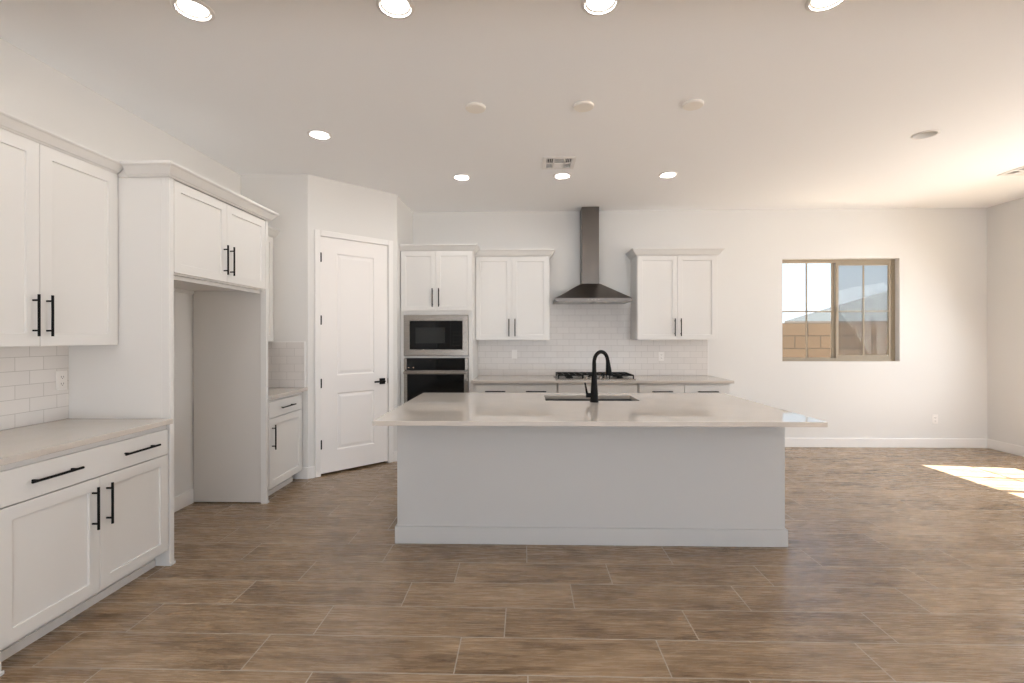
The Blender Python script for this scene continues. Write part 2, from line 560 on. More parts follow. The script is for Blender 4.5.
# door slab in its own frame: x along the wall, -y towards the room
def recess(bm, x0, x1, z0, z1, y, steps):
    """field of a face at y, stepped by (inset, depth) pairs; returns nothing, closes with a flat field"""
    prev = [(x0, y, z0), (x1, y, z0), (x1, y, z1), (x0, y, z1)]
    pv = [bm.verts.new(p) for p in prev]
    for ins, dep in steps:
        nv = [bm.verts.new(p) for p in ((x0 + ins, y + dep, z0 + ins), (x1 - ins, y + dep, z0 + ins),
                                        (x1 - ins, y + dep, z1 - ins), (x0 + ins, y + dep, z1 - ins))]
        for i in range(4):
            j = (i + 1) % 4
            bm.faces.new((pv[i], pv[j], nv[j], nv[i]))
        pv = nv
    bm.faces.new(pv)

def panelled_slab(bm, x0, x1, z0, z1, yf, th, panels, steps):
    """slab with front at yf (room side), panels = list of (px0, px1, pz0, pz1) stacked bottom to top"""
    px0, px1 = panels[0][0], panels[0][1]
    xs = [x0, px0, px1, x1]
    zs = [z0]
    for p in panels: zs += [p[2], p[3]]
    zs.append(z1)
    holes = {(1, 2 * k + 1) for k in range(len(panels))}
    V = {}
    def vv(i, j):
        if (i, j) not in V: V[(i, j)] = bm.verts.new((xs[i], yf, zs[j]))
        return V[(i, j)]
    for i in range(3):
        for j in range(len(zs) - 1):
            if (i, j) in holes: continue
            bm.faces.new((vv(i, j), vv(i + 1, j), vv(i + 1, j + 1), vv(i, j + 1)))
    for p in panels:
        recess(bm, p[0], p[1], p[2], p[3], yf, steps)
    n = len(zs) - 1
    bk = [bm.verts.new(p) for p in ((x0, yf + th, z0), (x1, yf + th, z0), (x1, yf + th, z1), (x0, yf + th, z1))]
    bm.faces.new(bk[::-1])
    left = [vv(0, j) for j in range(n + 1)]; right = [vv(3, j) for j in range(n + 1)]
    bot = [vv(i, 0) for i in range(4)]; top = [vv(i, n) for i in range(4)]
    bm.faces.new(left[::-1] + [bk[0], bk[3]])
    bm.faces.new(right + [bk[2], bk[1]])
    bm.faces.new(bot[::-1] + [bk[0], bk[1]])
    bm.faces.new(top + [bk[2], bk[3]])
    bmesh.ops.remove_doubles(bm, verts=bm.verts, dist=1e-5)

b = B()
w = DOOR1 - DOOR0
panelled_slab(b, 0, w, 0.0, DOORT - 0.022, 0.002, 0.035,
              [(0.170, w - 0.165, 0.222, 0.815), (0.170, w - 0.165, 1.0, 2.268)],
              [(0.010, 0.009), (0.020, 0.009), (0.045, 0.003)])
door = struct(obj('door_1', b, M['door'], bevel=0.0015))
door.location = dg(DOOR0, 0.0, 0.022)
door.rotation_euler = (0, 0, PI / 4)
for z in (2.21, 1.57, 0.925, 0.30):
    b = B()
    bx(b, -0.012, 0.008, -0.012, 0.006, z - 0.045, z + 0.045)
    tube(b, [(-0.002, -0.013, z - 0.048), (-0.002, -0.013, z + 0.048)], 0.0065, 10)
    obj('hinge', b, M['black'], door, bevel=0.001)
b = B()
hx, hz = w - 0.070, 0.905
bx(b, hx - 0.033, hx + 0.033, -0.010, 0.002, hz - 0.033, hz + 0.033)
tube(b, [(hx, -0.010, hz), (hx, -0.052, hz)], 0.011, 14)
bx(b, hx - 0.118, hx + 0.012, -0.060, -0.048, hz - 0.009, hz + 0.009)
obj('handle', b, M['black'], door, bevel=0.002)
b = B(); bx(b, w - 0.003, w + 0.003, -0.004, 0.006, hz - 0.028, hz + 0.028)
obj('latch', b, M['steel'], door)

# ------------------------------------------------------------------ kitchen window in the back wall
def muntin_bar(b, x0, x1, z0, z1, y): bx(b, x0, x1, y - 0.005, y + 0.005, z0, z1)

def slider_window(name, width, height, loc, rotz, screen=True, mw=0.008):
    """two-lite slider; local x along the wall, +y towards the outside, origin at lower left of the opening"""
    root = bpy.data.objects.new(name, None); COL.objects.link(root)
    root.location = loc; root.rotation_euler = (0, 0, rotz); root['kind'] = 'structure'
    fw, d = 0.042, 0.062
    b = B()
    bx(b, 0, fw, 0, d, 0, height); bx(b, width - fw, width, 0, d, 0, height)
    bx(b, fw, width - fw, 0, d, 0, fw); bx(b, fw, width - fw, 0, d, height - fw, height)
    obj('window_frame', b, M['win_frame'], root, bevel=0.003)
    mid = width / 2
    # fixed lite on the left
    b = B(); bx(b, mid - 0.045, mid - 0.012, 0.028, 0.055, fw, height - fw)
    obj('fixed_stile', b, M['win_frame'], root, bevel=0.002)
    b = B(); bx(b, fw, mid - 0.045, 0.040, 0.044, fw, height - fw)
    obj('glass_pane', b, M['glass'], root)
    b = B(); xm = (fw + mid - 0.045) / 2; zm = height * 0.49
    muntin_bar(b, xm - mw, xm + mw, fw, height - fw, 0.034)
    muntin_bar(b, fw, mid - 0.045, zm - mw, zm + mw, 0.034)
    obj('muntin', b, M['win_frame'], root)
    # sliding sash on the right
    s0, s1, z0, z1 = mid - 0.012, width - fw, fw, height - fw
    sw = 0.036
    b = B()
    bx(b, s0, s0 + sw, 0.004, 0.026, z0, z1); bx(b, s1 - sw, s1, 0.004, 0.026, z0, z1)
    bx(b, s0 + sw, s1 - sw, 0.004, 0.026, z0, z0 + sw); bx(b, s0 + sw, s1 - sw, 0.004, 0.026, z1 - sw, z1)
    sash = obj('sash', b, M['win_frame'], root, bevel=0.002)
    b = B(); bx(b, s0 + 0.004, s0 + 0.018, -0.010, 0.004, zm - 0.03, zm + 0.05)
    obj('latch', b, M['win_frame'], sash, bevel=0.002)
    b = B(); bx(b, s0 + sw, s1 - sw, 0.014, 0.018, z0 + sw, z1 - sw)
    obj('glass_pane', b, M['glass'], root)
    b = B(); xm = (s0 + s1) / 2
    muntin_bar(b, xm - mw, xm + mw, z0 + sw, z1 - sw, 0.008)
    muntin_bar(b, s0 + sw, s1 - sw, zm - mw, zm + mw, 0.008)
    obj('muntin', b, M['win_frame'], root)
    if screen:
        b = B(); bx(b, mid, width - fw - 0.004, 0.0575, 0.0585, fw, height - fw)
        obj('insect_screen', b, M['screen'], root)
    return root

slider_window('window_1', WX1 - WX0, WZ1 - WZ0, (WX0, YB + 0.075, WZ0), 0)
# right wall: local +y must point to +X, local x then runs towards -Y
slider_window('window_2', RY1 - RY0, RZ1 - RZ0, (XR + 0.075, RY1, RZ0), -PI / 2, screen=False, mw=0.013)

# assumed rear glass doors, plus an unseen right-wall opening added for sun bounce
def glass_door(name, width, height, loc, rotz, n):
    root = bpy.data.objects.new(name, None); COL.objects.link(root)
    root.location = loc; root.rotation_euler = (0, 0, rotz); root['kind'] = 'structure'
    b = B(); bx(b, 0, width, 0, 0.05, 0, 0.05); bx(b, 0, width, 0, 0.05, height - 0.06, height)
    for k in range(n + 1):
        x = width * k / n
        x = min(max(x, 0.03), width - 0.03)
        bx(b, x - 0.03, x + 0.03, 0, 0.05, 0.05, height - 0.06)
    obj('door_frame', b, M['win_frame'], root, bevel=0.003)
    return root
glass_door('door_2', 5.6, 2.35, (-1.5, YR - 0.05, 0), 0, 4)
glass_door('added_sun_door', 2.2, 2.31, (XR + 0.01, -0.4, 0.05), -PI / 2, 2)  # added opening: its sun patch lights the ceiling from below

# ------------------------------------------------------------------ cabinets
def shaker(name, x0, x1, z0, z1, yf, parent, rail=0.060, mat=None, panels=None):
    """yf is the face of the door; local -y faces the room"""
    b = B()
    panelled_slab(b, x0, x1, z0, z1, yf, 0.019, [(x0 + rail, x1 - rail, z0 + rail, z1 - rail)],
                  [(0.0015, 0.0095)])
    return obj(name, b, mat or M['cab'], parent, bevel=0.0012)

def slab_front(name, x0, x1, z0, z1, yf, parent):
    b = B(); bx(b, x0, x1, yf, yf + 0.019, z0, z1)
    return obj(name, b, M['cab'], parent, bevel=0.0025)

def bar_handle(parent, x, z, yf, length, vertical):
    b = B()
    r, off = 0.0062, 0.032
    h = length / 2; p = h - 0.030
    if vertical:
        tube(b, [(x, yf - off, z - h), (x, yf - off, z + h)], r, 12)
        for s in (-1, 1): tube(b, [(x, yf, z + s * p), (x, yf - off, z + s * p)], r * 0.8, 10)
    else:
        tube(b, [(x - h, yf - off, z), (x + h, yf - off, z)], r, 12)
        for s in (-1, 1): tube(b, [(x + s * p, yf, z), (x + s * p, yf - off, z)], r * 0.8, 10)
    return obj('handle', b, M['black'], parent, smooth=True)

CROWN = [(0.0, 0.0), (0.004, 0.0), (0.010, 0.008), (0.020, 0.012), (0.050, 0.054), (0.060, 0.060), (0.064, 0.066), (0.064, 0.080), (0.0, 0.080)]
def crown(parent, x0, x1, yf, z0, yb, left=True, right=True, mat=None, hs=1.0, lb=None, rb=None):
    """flared moulding round the top of a box; mitred at the corners. profile offsets outwards"""
    b = B()
    rings = []
    for (o, h) in CROWN:
        h *= hs
        xl = x0 - (o if left else 0); xr = x1 + (o if right else 0)
        r_ = []
        if lb is not None: r_ += [(x0, yb, z0 + h), (x0, lb, z0 + h), (xl - 1e-4, lb, z0 + h)]
        else: r_ += [(xl, yb, z0 + h)]
        r_ += [(xl - 1e-4, yf - o, z0 + h), (xr + 1e-4, yf - o, z0 + h)]
        if rb is not None: r_ += [(xr + 1e-4, rb, z0 + h), (x1, rb, z0 + h), (x1, yb, z0 + h)]
        else: r_ += [(xr, yb, z0 + h)]
        rings.append(r_)
    loft(b, rings)
    return obj('crown_moulding', b, mat or M['cab'], parent, bevel=0.001)

def toe(parent, x0, x1, yf, yb):
    b = B()
    bx(b, x0, x1, yf + 0.075, yf + 0.090, 0, 0.10)
    bx(b, x0, x1, yf + 0.064, yf + 0.075, 0, 0.045)
    return obj('toe_kick', b, M['cab'], parent, bevel=0.003)

# --- left wall run. local x = world Y - y0 ; local y = -(world X + 2.85)
def left_root(name, label, cat, y0, group=None, x=XL):
    return thing(name, label, cat, (x, y0, 0), PI / 2, group)

# base cabinet under the left counter (world Y 1.93 .. 2.905)
W = 0.985
r = left_root('base_cabinet', 'white base cabinet with one wide drawer under the left counter', 'cabinet', 1.933)
b = B(); bx(b, 0, W - 0.004, -0.628, -0.002, 0.10, 0.882)
obj('body', b, M['cab'], r, bevel=0.002)
toe(r, 0.028, W - 0.004, -0.628, -0.002)
b = B(); bx(b, 0, 0.028, -0.650, -0.552, 0.0, 0.099); bx(b, 0, 0.033, -0.657, -0.650, 0.0, 0.018)
obj('foot', b, M['cab'], r, bevel=0.003)
dr = slab_front('drawer', 0.012, W - 0.012, 0.700, 0.852, -0.648, r)
bar_handle(dr, 0.249, 0.779, -0.648, 0.245, False)
bar_handle(dr, 0.746, 0.779, -0.648, 0.245, False)
d = shaker('door', 0.012, 0.4965, 0.107, 0.694, -0.648, r)
bar_handle(d, 0.4965 - 0.042, 0.547, -0.648, 0.216, True)
d = shaker('door', 0.4995, W - 0.012, 0.107, 0.694, -0.648, r)
bar_handle(d, 0.4995 + 0.038, 0.547, -0.648, 0.216, True)

# upper cabinet above it
r = left_root('upper_cabinet', 'tall two-door white wall cabinet above the left counter', 'cabinet', 1.933)
b = B(); bx(b, 0, W - 0.020, -0.310, -0.002, 1.375, 2.445)
obj('body', b, M['cab'], r, bevel=0.002)
d = shaker('door', 0.006, 0.4965, 1.373, 2.428, -0.330, r, rail=0.066)
bar_handle(d, 0.4965 - 0.034, 1.532, -0.330, 0.216, True)
d = shaker('door', 0.4995, W - 0.008, 1.373, 2.428, -0.330, r, rail=0.066)
bar_handle(d, 0.4995 + 0.034, 1.532, -0.330, 0.216, True)
crown(r, 0, W - 0.020, -0.331, 2.427, -0.002, left=True, right=False, hs=0.8)

# refrigerator enclosure: near panel, far panel, cabinet above the gap
r = left_root('refrigerator_cabinet', 'tall white surround with two doors above the empty refrigerator gap', 'cabinet', 2.912)
b = B(); bx(b, 0.006, 0.034, -0.60, -0.002, 0, 2.412); bx(b, 0.006, 0.043, -0.650, -0.60, 0, 2.412)
obj('near_panel', b, M['cab'], r, bevel=0.0015)
b = B(); bx(b, 0.002, 0.048, -0.657, -0.650, 0, 0.018)
obj('shoe_moulding', b, M['cab'], r, bevel=0.004)
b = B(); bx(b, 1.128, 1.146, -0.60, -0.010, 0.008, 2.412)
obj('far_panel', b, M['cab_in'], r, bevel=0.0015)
b = B(); bx(b, 1.119, 1.150, -0.650, -0.60, 0, 2.412)
obj('far_stile', b, M['cab'], r, bevel=0.0015)
b = B(); bx(b, 1.115, 1.154, -0.657, -0.650, 0, 0.018)
obj('shoe_moulding', b, M['cab'], r, bevel=0.004)
b = B(); bx(b, 0.043, 1.119, -0.628, -0.002, 1.815, 2.412)
obj('body', b, M['cab'], r, bevel=0.002)
for q in (-0.598, -0.02):
    b = B(); bx(b, 0.034, 1.128, q, q + 0.018, 1.790, 1.815)
    obj('nailer', b, M['cab'], r)
d = shaker('door', 0.050, 0.583, 1.826, 2.406, -0.648, r)
bar_handle(d, 0.583 - 0.036, 1.984, -0.648, 0.216, True)
d = shaker('door', 0.586, 1.112, 1.826, 2.406, -0.648, r)
bar_handle(d, 0.586 + 0.036, 1.984, -0.648, 0.216, True)
crown(r, 0.0, 1.150, -0.651, 2.413, -0.002, left=True, right=True, hs=0.97, lb=-0.397, rb=-0.404)

# small base cabinet and upper beyond the refrigerator gap (world Y 4.09 .. 4.75)
r = left_root('base_cabinet', 'narrow white base cabinet between the refrigerator gap and pantry corner', 'cabinet', 4.070)
W2 = 0.663
b = B(); bx(b, 0, 0.618, -0.628, -0.002, 0.10, 0.882); bx(b, 0.618, W2, -0.628, -0.52, 0.10, 0.882)
obj('body', b, M['cab'], r, bevel=0.002)
toe(r, 0, 0.60, -0.628, -0.002)
dr = slab_front('drawer', 0.012, 0.608, 0.715, 0.856, -0.648, r)
bar_handle(dr, 0.303, 0.786, -0.648, 0.245, False)
d = shaker('door', 0.012, 0.608, 0.107, 0.709, -0.648, r)
bar_handle(d, 0.058, 0.547, -0.648, 0.216, True)
r = left_root('upper_cabinet', 'narrow wall cabinet mostly hidden beyond the refrigerator surround', 'cabinet', 4.070)
b = B(); bx(b, 0, W2 + 0.015, -0.315, -0.002, 1.378, 2.42)
obj('body', b, M['cab'], r, bevel=0.002)
d = shaker('door', 0.008, 0.672, 1.378, 2.415, -0.335, r)
bar_handle(d, 0.045, 1.532, -0.335, 0.216, True)
crown(r, 0.0, W2 + 0.015, -0.337, 2.418, -0.002, left=False, right=False, hs=0.8)

# --- back wall run: local = world, facing -y, root on the wall
def back_root(name, label, cat, x0, group=None):
    return thing(name, label, cat, (x0, YB, 0), 0, group)
def yb(y): return y - YB

# tall oven cabinet
TX0, TX1 = -1.456, -0.610
r = back_root('oven_cabinet', 'tall white cabinet housing the microwave and wall oven', 'cabinet', 0)
b = B()
bx(b, TX0, -1.418, yb(5.60), -0.002, 0.10, 2.43)
bx(b, -0.656, TX1, yb(5.60), -0.002, 0.10, 2.43)
bx(b, -1.418, -0.656, yb(5.60), -0.002, 1.680, 2.43)
bx(b, -1.418, -0.656, yb(5.60), -0.002, 1.174, 1.192)
bx(b, -1.418, -0.656, yb(5.60), -0.002, 0.10, 0.50)
bx(b, -1.418, -0.656, -0.03, -0.002, 0.50, 1.680)
obj('body', b, M['cab'], r, bevel=0.0012)
b = B(); bx(b, TX0, TX1, yb(5.68), yb(5.69), 0, 0.10)
obj('toe_kick', b, M['cab'], r)
d = shaker('door', -1.445, -1.0385, 1.724, 2.420, yb(5.58), r, rail=0.055)
bar_handle(d, -1.0385 - 0.036, 1.878, yb(5.58), 0.216, True)
d = shaker('door', -1.0355, -0.614, 1.724, 2.420, yb(5.58), r, rail=0.055)
bar_handle(d, -1.0355 + 0.036, 1.878, yb(5.58), 0.216, True)
dr = slab_front('drawer', -1.445, -0.614, 0.115, 0.490, yb(5.58), r)
bar_handle(dr, -1.03, 0.40, yb(5.58), 0.245, False)
crown(r, TX0, TX1, yb(5.60), 2.422, -0.002, left=False, right=True, hs=0.98, rb=yb(5.838))

# microwave
r = thing('microwave', 'built-in stainless microwave set above the wall oven', 'microwave', (-1.037, 5.60, 1.196))
def mm(z): return z - 1.196
b = B()
holed_slab(b, [-0.379, -0.312, 0.312, 0.379], [mm(1.198), mm(1.272), mm(1.608), mm(1.676)], 0.0, 0.020)
for v in b.verts: v.co = Vector((v.co.x, -v.co.z, v.co.y))
obj('trim_frame', b, M['steel'], r, bevel=0.003)
b = B(); bx(b, -0.374, 0.374, 0.002, 0.42, mm(1.200), mm(1.672))
obj('body', b, M['slot'], r)
b = B(); bx(b, -0.309, 0.165, -0.014, -0.001, mm(1.276), mm(1.604))
dd = obj('door', b, M['bglass'], r, bevel=0.002)
b = B(); bx(b, -0.240, 0.105, -0.0155, -0.0138, mm(1.345), mm(1.530))
obj('viewing_window', b, M['bglass2'], dd)
b = B(); bx(b, 0.168, 0.309, -0.014, -0.001, mm(1.276), mm(1.604))
cp = obj('control_panel', b, M['bglass'], r, bevel=0.002)
for i in range(3):
    for j in range(5):
        b = B(); bx(b, 0.200 + i * 0.030, 0.214 + i * 0.030, -0.0150, -0.0138, mm(1.315 + j * 0.040), mm(1.322 + j * 0.040))
        obj('key', b, M['bglass2'], cp)

# wall oven
r = thing('wall_oven', 'black glass wall oven with a steel bar handle below the microwave', 'oven', (-1.037, 5.60, 0.502))
def oo(z): return z - 0.502
b = B(); bx(b, -0.374, 0.374, 0.002, 0.55, oo(0.504), oo(1.170))
obj('body', b, M['slot'], r)
b = B(); bx(b, -0.345, 0.338, -0.018, 0.001, oo(1.034), oo(1.166))
cp = obj('control_panel', b, M['bglass'], r, bevel=0.002)
for x in (-0.325, -0.270):
    b = B(); bx(b, x, x + 0.008, -0.0195, -0.018, oo(1.058), oo(1.064))
    obj('indicator_light', b, M['display'], cp)
for x0, x1 in ((-0.379, -0.347), (0.340, 0.379)):
    b = B(); bx(b, x0, x1, -0.016, 0.001, oo(1.034), oo(1.168))
    obj('side_trim', b, M['steel'], r, bevel=0.002)
b = B(); bx(b, -0.376, 0.376, -0.030, 0.001, oo(0.515), oo(1.026))
dd = obj('door', b, M['steel'], r, bevel=0.003)
b = B(); bx(b, -0.335, 0.330, -0.034, -0.030, oo(0.60), oo(0.985))
obj('door_glass', b, M['bglass'], dd, bevel=0.001)
b = B()
tube(b, [(-0.366, -0.078, oo(1.004)), (0.366, -0.078, oo(1.004))], 0.0125, 16)
for x in (-0.33, 0.33): tube(b, [(x, -0.030, oo(1.004)), (x, -0.078, oo(1.004))], 0.009, 12)
obj('handle', b, M['steel'], dd, smooth=True)

# back base cabinets
def back_base(label, x0, x1, fronts, group=None):
    r = back_root('base_cabinet', label, 'cabinet', x0, group)
    w = x1 - x0
    b = B(); bx(b, 0, w, yb(5.60), -0.002, 0.10, 0.880)
    obj('body', b, M['cab'], r, bevel=0.002)
    toe(r, 0, w, yb(5.60), -0.002)
    for (kind, a, c, z0, z1, h) in fronts:
        a -= x0; c -= x0
        if kind == 'drawer':
            o = slab_front('drawer', a, c, z0, z1, yb(5.58), r)
            if h: bar_handle(o, (a + c) / 2, (z0 + z1) / 2, yb(5.58), 0.235, False)
        else:
            o = shaker('door', a, c, z0, z1, yb(5.58), r)
            bar_handle(o, (c - 0.036) if h > 0 else (a + 0.036), 0.56, yb(5.58), 0.216, True)
    return r
back_base('white back base cabinet left of the cooktop, beside the oven tower', -0.608, 0.375,
          [('drawer', -0.572, -0.112, 0.715, 0.858, 1), ('drawer', -0.106, 0.366, 0.715, 0.858, 1),
           ('door', -0.572, -0.112, 0.107, 0.709, 1), ('door', -0.106, 0.366, 0.107, 0.709, -1)])
back_base('white base cabinet directly under the gas cooktop', 0.385, 1.306,
          [('drawer', 0.394, 1.297, 0.715, 0.858, 0), ('door', 0.394, 0.844, 0.107, 0.709, 1), ('door', 0.848, 1.297, 0.107, 0.709, -1)])
back_base('white back base cabinet at the right end of the wall counter', 1.316, 2.366,
          [('drawer', 1.325, 1.835, 0.715, 0.858, 1), ('drawer', 1.841, 2.357, 0.715, 0.858, 1),
           ('door', 1.325, 1.835, 0.107, 0.709, 1), ('door', 1.841, 2.357, 0.107, 0.709, -1)])

# back upper cabinets
def back_upper(label, x0, x1, d0, dm, d1, left, right):
    r = back_root('upper_cabinet', label, 'cabinet', x0)
    b = B(); bx(b, 0, x1 - x0, yb(5.92), -0.002, 1.382, 2.42)
    obj('body', b, M['cab'], r, bevel=0.002)
    d = shaker('door', d0 - x0, dm - 0.0015 - x0, 1.382, 2.406, yb(5.90), r)
    bar_handle(d, dm - x0 - 0.037, 1.532, yb(5.90), 0.216, True)
    d = shaker('door', dm + 0.0015 - x0, d1 - x0, 1.382, 2.406, yb(5.90), r)
    bar_handle(d, dm - x0 + 0.037, 1.532, yb(5.90), 0.216, True)
    crown(r, 0, x1 - x0, yb(5.905), 2.409, -0.002, left, right, hs=1.08)
back_upper('two-door white wall cabinet left of the range hood', -0.608, 0.306, -0.604, -0.156, 0.297, False, True)
back_upper('two-door white wall cabinet right of the range hood', 1.372, 2.352, 1.380, 1.862, 2.338, True, True)

# ------------------------------------------------------------------ counters
b = B()
prism(b, [(XL, 1.915), (-2.178, 1.915), (-2.178, 2.916), (XL, 2.916)], 0.884, 0.914)
tag(obj('countertop', b, M['quartz'], bevel=0.002), 'beige quartz countertop on the left wall base cabinet', 'countertop')
b = B(); bx(b, XL, -2.172, 4.072, 4.749, 0.884, 0.914)
tag(obj('countertop', b, M['quartz'], bevel=0.002), 'short beige countertop beside the pantry corner beyond the refrigerator gap', 'countertop')
b = B(); prism(b, [(-0.608, YB), (-0.608, 5.579), (-0.622, 5.579), (-0.622, 5.545), (2.392, 5.545), (2.392, YB)], 0.882, 0.914)
tag(obj('countertop', b, M['quartz'], bevel=0.002), 'long beige quartz countertop along the back wall holding the cooktop', 'countertop')

# ------------------------------------------------------------------ backsplash
b = B()
bx(b, -0.608, 2.352, YB - 0.009, YB - 0.0005, 0.9145, 1.380)
bx(b, 0.302, 1.370, YB - 0.009, YB - 0.0005, 1.380, 1.842)
struct(obj('wall_tile_back', b, M['splash_x']))
b = B(); bx(b, 2.352, 2.360, YB - 0.012, YB - 0.0005, 0.9145, 1.380)
struct(obj('trim_tile_back', b, M['trim']))
b = B(); bx(b, XL + 0.0005, XL + 0.009, 1.94, 2.917, 0.9145, 1.374)
struct(obj('wall_tile_left', b, M['splash_y']))
b = B(); bx(b, XL + 0.0005, XL + 0.009, 4.075, 4.748, 0.9145, 1.374)
struct(obj('wall_tile_nook', b, M['splash_y']))
b = B(); bx(b, XL + 0.010, -2.203, 4.741, 4.7495, 0.9145, 1.368)
struct(obj('wall_tile_facing', b, M['splash_x']))
b = B(); bx(b, -2.203, -2.195, 4.738, 4.7495, 0.9145, 1.376); bx(b, XL + 0.010, -2.203, 4.738, 4.7495, 1.368, 1.376)
struct(obj('trim_tile_facing', b, M['trim']))

# ------------------------------------------------------------------ island
IX0, IX1, IY0, IY1 = -0.880, 1.754, 3.285, 4.250
SX0, SX1, SY0, SY1 = 0.165, 0.905, 3.790, 4.150
r = thing('kitchen_island', 'long grey-white painted kitchen island base in the middle of the floor', 'island', (0, 0, 0))
b = B(); holed_slab(b, [IX0, SX0 - 0.03, SX1 + 0.03, IX1], [IY0, SY0 - 0.03, SY1 + 0.03, IY1], 0.0, 0.884)
obj('body', b, M['island_paint'], r, bevel=0.003)
b = B()
bx(b, IX0 - BT, IX1 + BT, IY0 - BT, IY0, 0, BH)
bx(b, IX0 - BT, IX0, IY0, IY1, 0, BH); bx(b, IX1, IX1 + BT, IY0, IY1, 0, BH)
obj('baseboard', b, M['island_paint'], r, bevel=0.004)
b = B(); holed_slab(b, [-0.918, SX0, SX1, 1.778], [2.865, SY0, SY1, 4.325], 0.8845, 0.914)
tag(obj('island_countertop', b, M['quartz'], bevel=0.002), 'large polished beige quartz countertop on the kitchen island', 'countertop')

# sink
r = thing('kitchen_sink', 'dark undermount sink set in the island countertop', 'sink', ((SX0 + SX1) / 2, (SY0 + SY1) / 2, 0.70))
sx, sy = (SX1 - SX0) / 2, (SY1 - SY0) / 2
b = B()
def ring(hx, hy, z, rad, n=6):
    out = []
    for cx, cy, a0 in ((hx - rad, hy - rad, 0), (-hx + rad, hy - rad, 90), (-hx + rad, -hy + rad, 180), (hx - rad, -hy + rad, 270)):
        for k in range(n + 1):
            a = math.radians(a0 + 90 * k / n)
            out.append((cx + rad * math.cos(a), cy + rad * math.sin(a), z))
    return out
loft(b, [ring(sx + 0.020, sy + 0.020, 0.180, 0.03), ring(sx + 0.020, sy + 0.020, -0.008, 0.03)], cap=False)
loft(b, [ring(sx + 0.020, sy + 0.020, 0.180, 0.03), ring(sx + 0.004, sy + 0.004, 0.180, 0.02),
         ring(sx, sy, 0.150, 0.02), ring(sx - 0.006, sy - 0.006, 0.02, 0.03), ring(sx - 0.03, sy - 0.03, 0.002, 0.03)], cap=False)
n_ = len(ring(1, 1, 0, .1))
bm_f = [b.verts.new(p) for p in ring(sx - 0.03, sy - 0.03, 0.002, 0.03)]
b.faces.new(bm_f)
bm_g = [b.verts.new(p) for p in ring(sx + 0.020, sy + 0.020, -0.008, 0.03)]
b.faces.new(bm_g[::-1])
bmesh.ops.remove_doubles(b, verts=b.verts, dist=1e-4)
obj('basin', b, M['sink'], r, smooth=True)
b = B(); lathe(b, [(0.042, 0.0025), (0.042, 0.006), (0.030, 0.006), (0.026, 0.004)], (0, 0, 0), 24)
obj('drain', b, M['steel'], r, smooth=True)

# faucet
FX, FY = 0.536, 3.722
r = thing('faucet', 'matte black gooseneck pull-down faucet behind the island sink', 'faucet', (FX, FY, 0.914))
b = B()
lathe(b, [(0.033, 0.0), (0.033, 0.004), (0.030, 0.010), (0.029, 0.06), (0.0245, 0.13), (0.0195, 0.20), (0.0158, 0.25)], (0, 0, 0), 28)
obj('base', b, M['black'], r, smooth=True)
b = B()
dx, dy = 0.76, 0.65
R_ = 0.080
pts = [(0, 0, 0.24), (0, 0, 0.30)]
for k in range(0, 17):
    a = PI - (PI * 0.97) * k / 16
    h = R_ + R_ * math.cos(a); z = 0.306 + 0.080 * math.sin(a)
    pts.append((dx * h, dy * h, z))
lx = R_ * 2
obj_pts = pts
tube(b, pts, [0.0158] * 2 + [0.0145] * 17, 18)
obj('spout', b, M['black'], r, smooth=True)
b = B()
tube(b, [(dx * lx, dy * lx, 0.318), (dx * (lx + 0.004), dy * (lx + 0.004), 0.295),
         (dx * (lx + 0.010), dy * (lx + 0.010), 0.25), (dx * (lx + 0.013), dy * (lx + 0.013), 0.205),
         (dx * (lx + 0.013), dy * (lx + 0.013), 0.198)], [0.0150, 0.0165, 0.0215, 0.0255, 0.0240], 18)
obj('spray_head', b, M['black'], r, smooth=True)
b = B()
tube(b, [(-0.015, 0, 0.052), (-0.062, 0, 0.052)], 0.0175, 16)
tube(b, [(-0.054, -0.004, 0.055), (-0.060, -0.004, 0.085), (-0.066, -0.006, 0.120), (-0.072, -0.008, 0.150)],
     [0.0100, 0.0080, 0.0065, 0.0055], 12)
obj('lever', b, M['black'], r, smooth=True)

# ------------------------------------------------------------------ cooktop
CX0, CX1, CY0, CY1 = 0.372, 1.298, 5.640, 6.110
r = thing('gas_cooktop', 'black gas cooktop with cast iron grates on the back counter', 'cooktop', ((CX0 + CX1) / 2, (CY0 + CY1) / 2, 0.914))
hw, hd = (CX1 - CX0) / 2, (CY1 - CY0) / 2
b = B(); bx(b, -hw, hw, -hd, hd, 0, 0.010)
obj('base_plate', b, M['steel'], r, bevel=0.003)
gw = (2 * hw - 0.03) / 3
for k in range(3):
    x0 = -hw + 0.015 + k * gw + 0.004; x1 = x0 + gw - 0.008
    y0, y1 = -hd + (0.012 if k != 1 else 0.095), hd - 0.012
    b = B()
    zt0, zt1 = 0.044, 0.058
    for (a0, a1, c0_, c1_) in ((x0, x1, y0, y0 + 0.012), (x0, x1, y1 - 0.012, y1), (x0, x0 + 0.012, y0, y1), (x1 - 0.012, x1, y0, y1)):
        bx(b, a0, a1, c0_, c1_, zt0, zt1)
    xm, ym = (x0 + x1) / 2, (y0 + y1) / 2
    bx(b, xm - 0.005, xm + 0.005, y0, y1, zt0, zt1); bx(b, x0, x1, ym - 0.005, ym + 0.005, zt0, zt1)
    for q in (-1, 1):
        bx(b, x0, x1, ym + q * (y1 - y0) * 0.25 - 0.005, ym + q * (y1 - y0) * 0.25 + 0.005, zt0, zt1)
        bx(b, xm + q * gw * 0.24 - 0.005, xm + q * gw * 0.24 + 0.005, y0, y1, zt0, zt1)
    for px in (x0, x1 - 0.014):
        for py in (y0, y1 - 0.014):
            bx(b, px, px + 0.014, py, py + 0.014, 0.010, zt0)
    obj('grate', b, M['iron'], r, bevel=0.002)
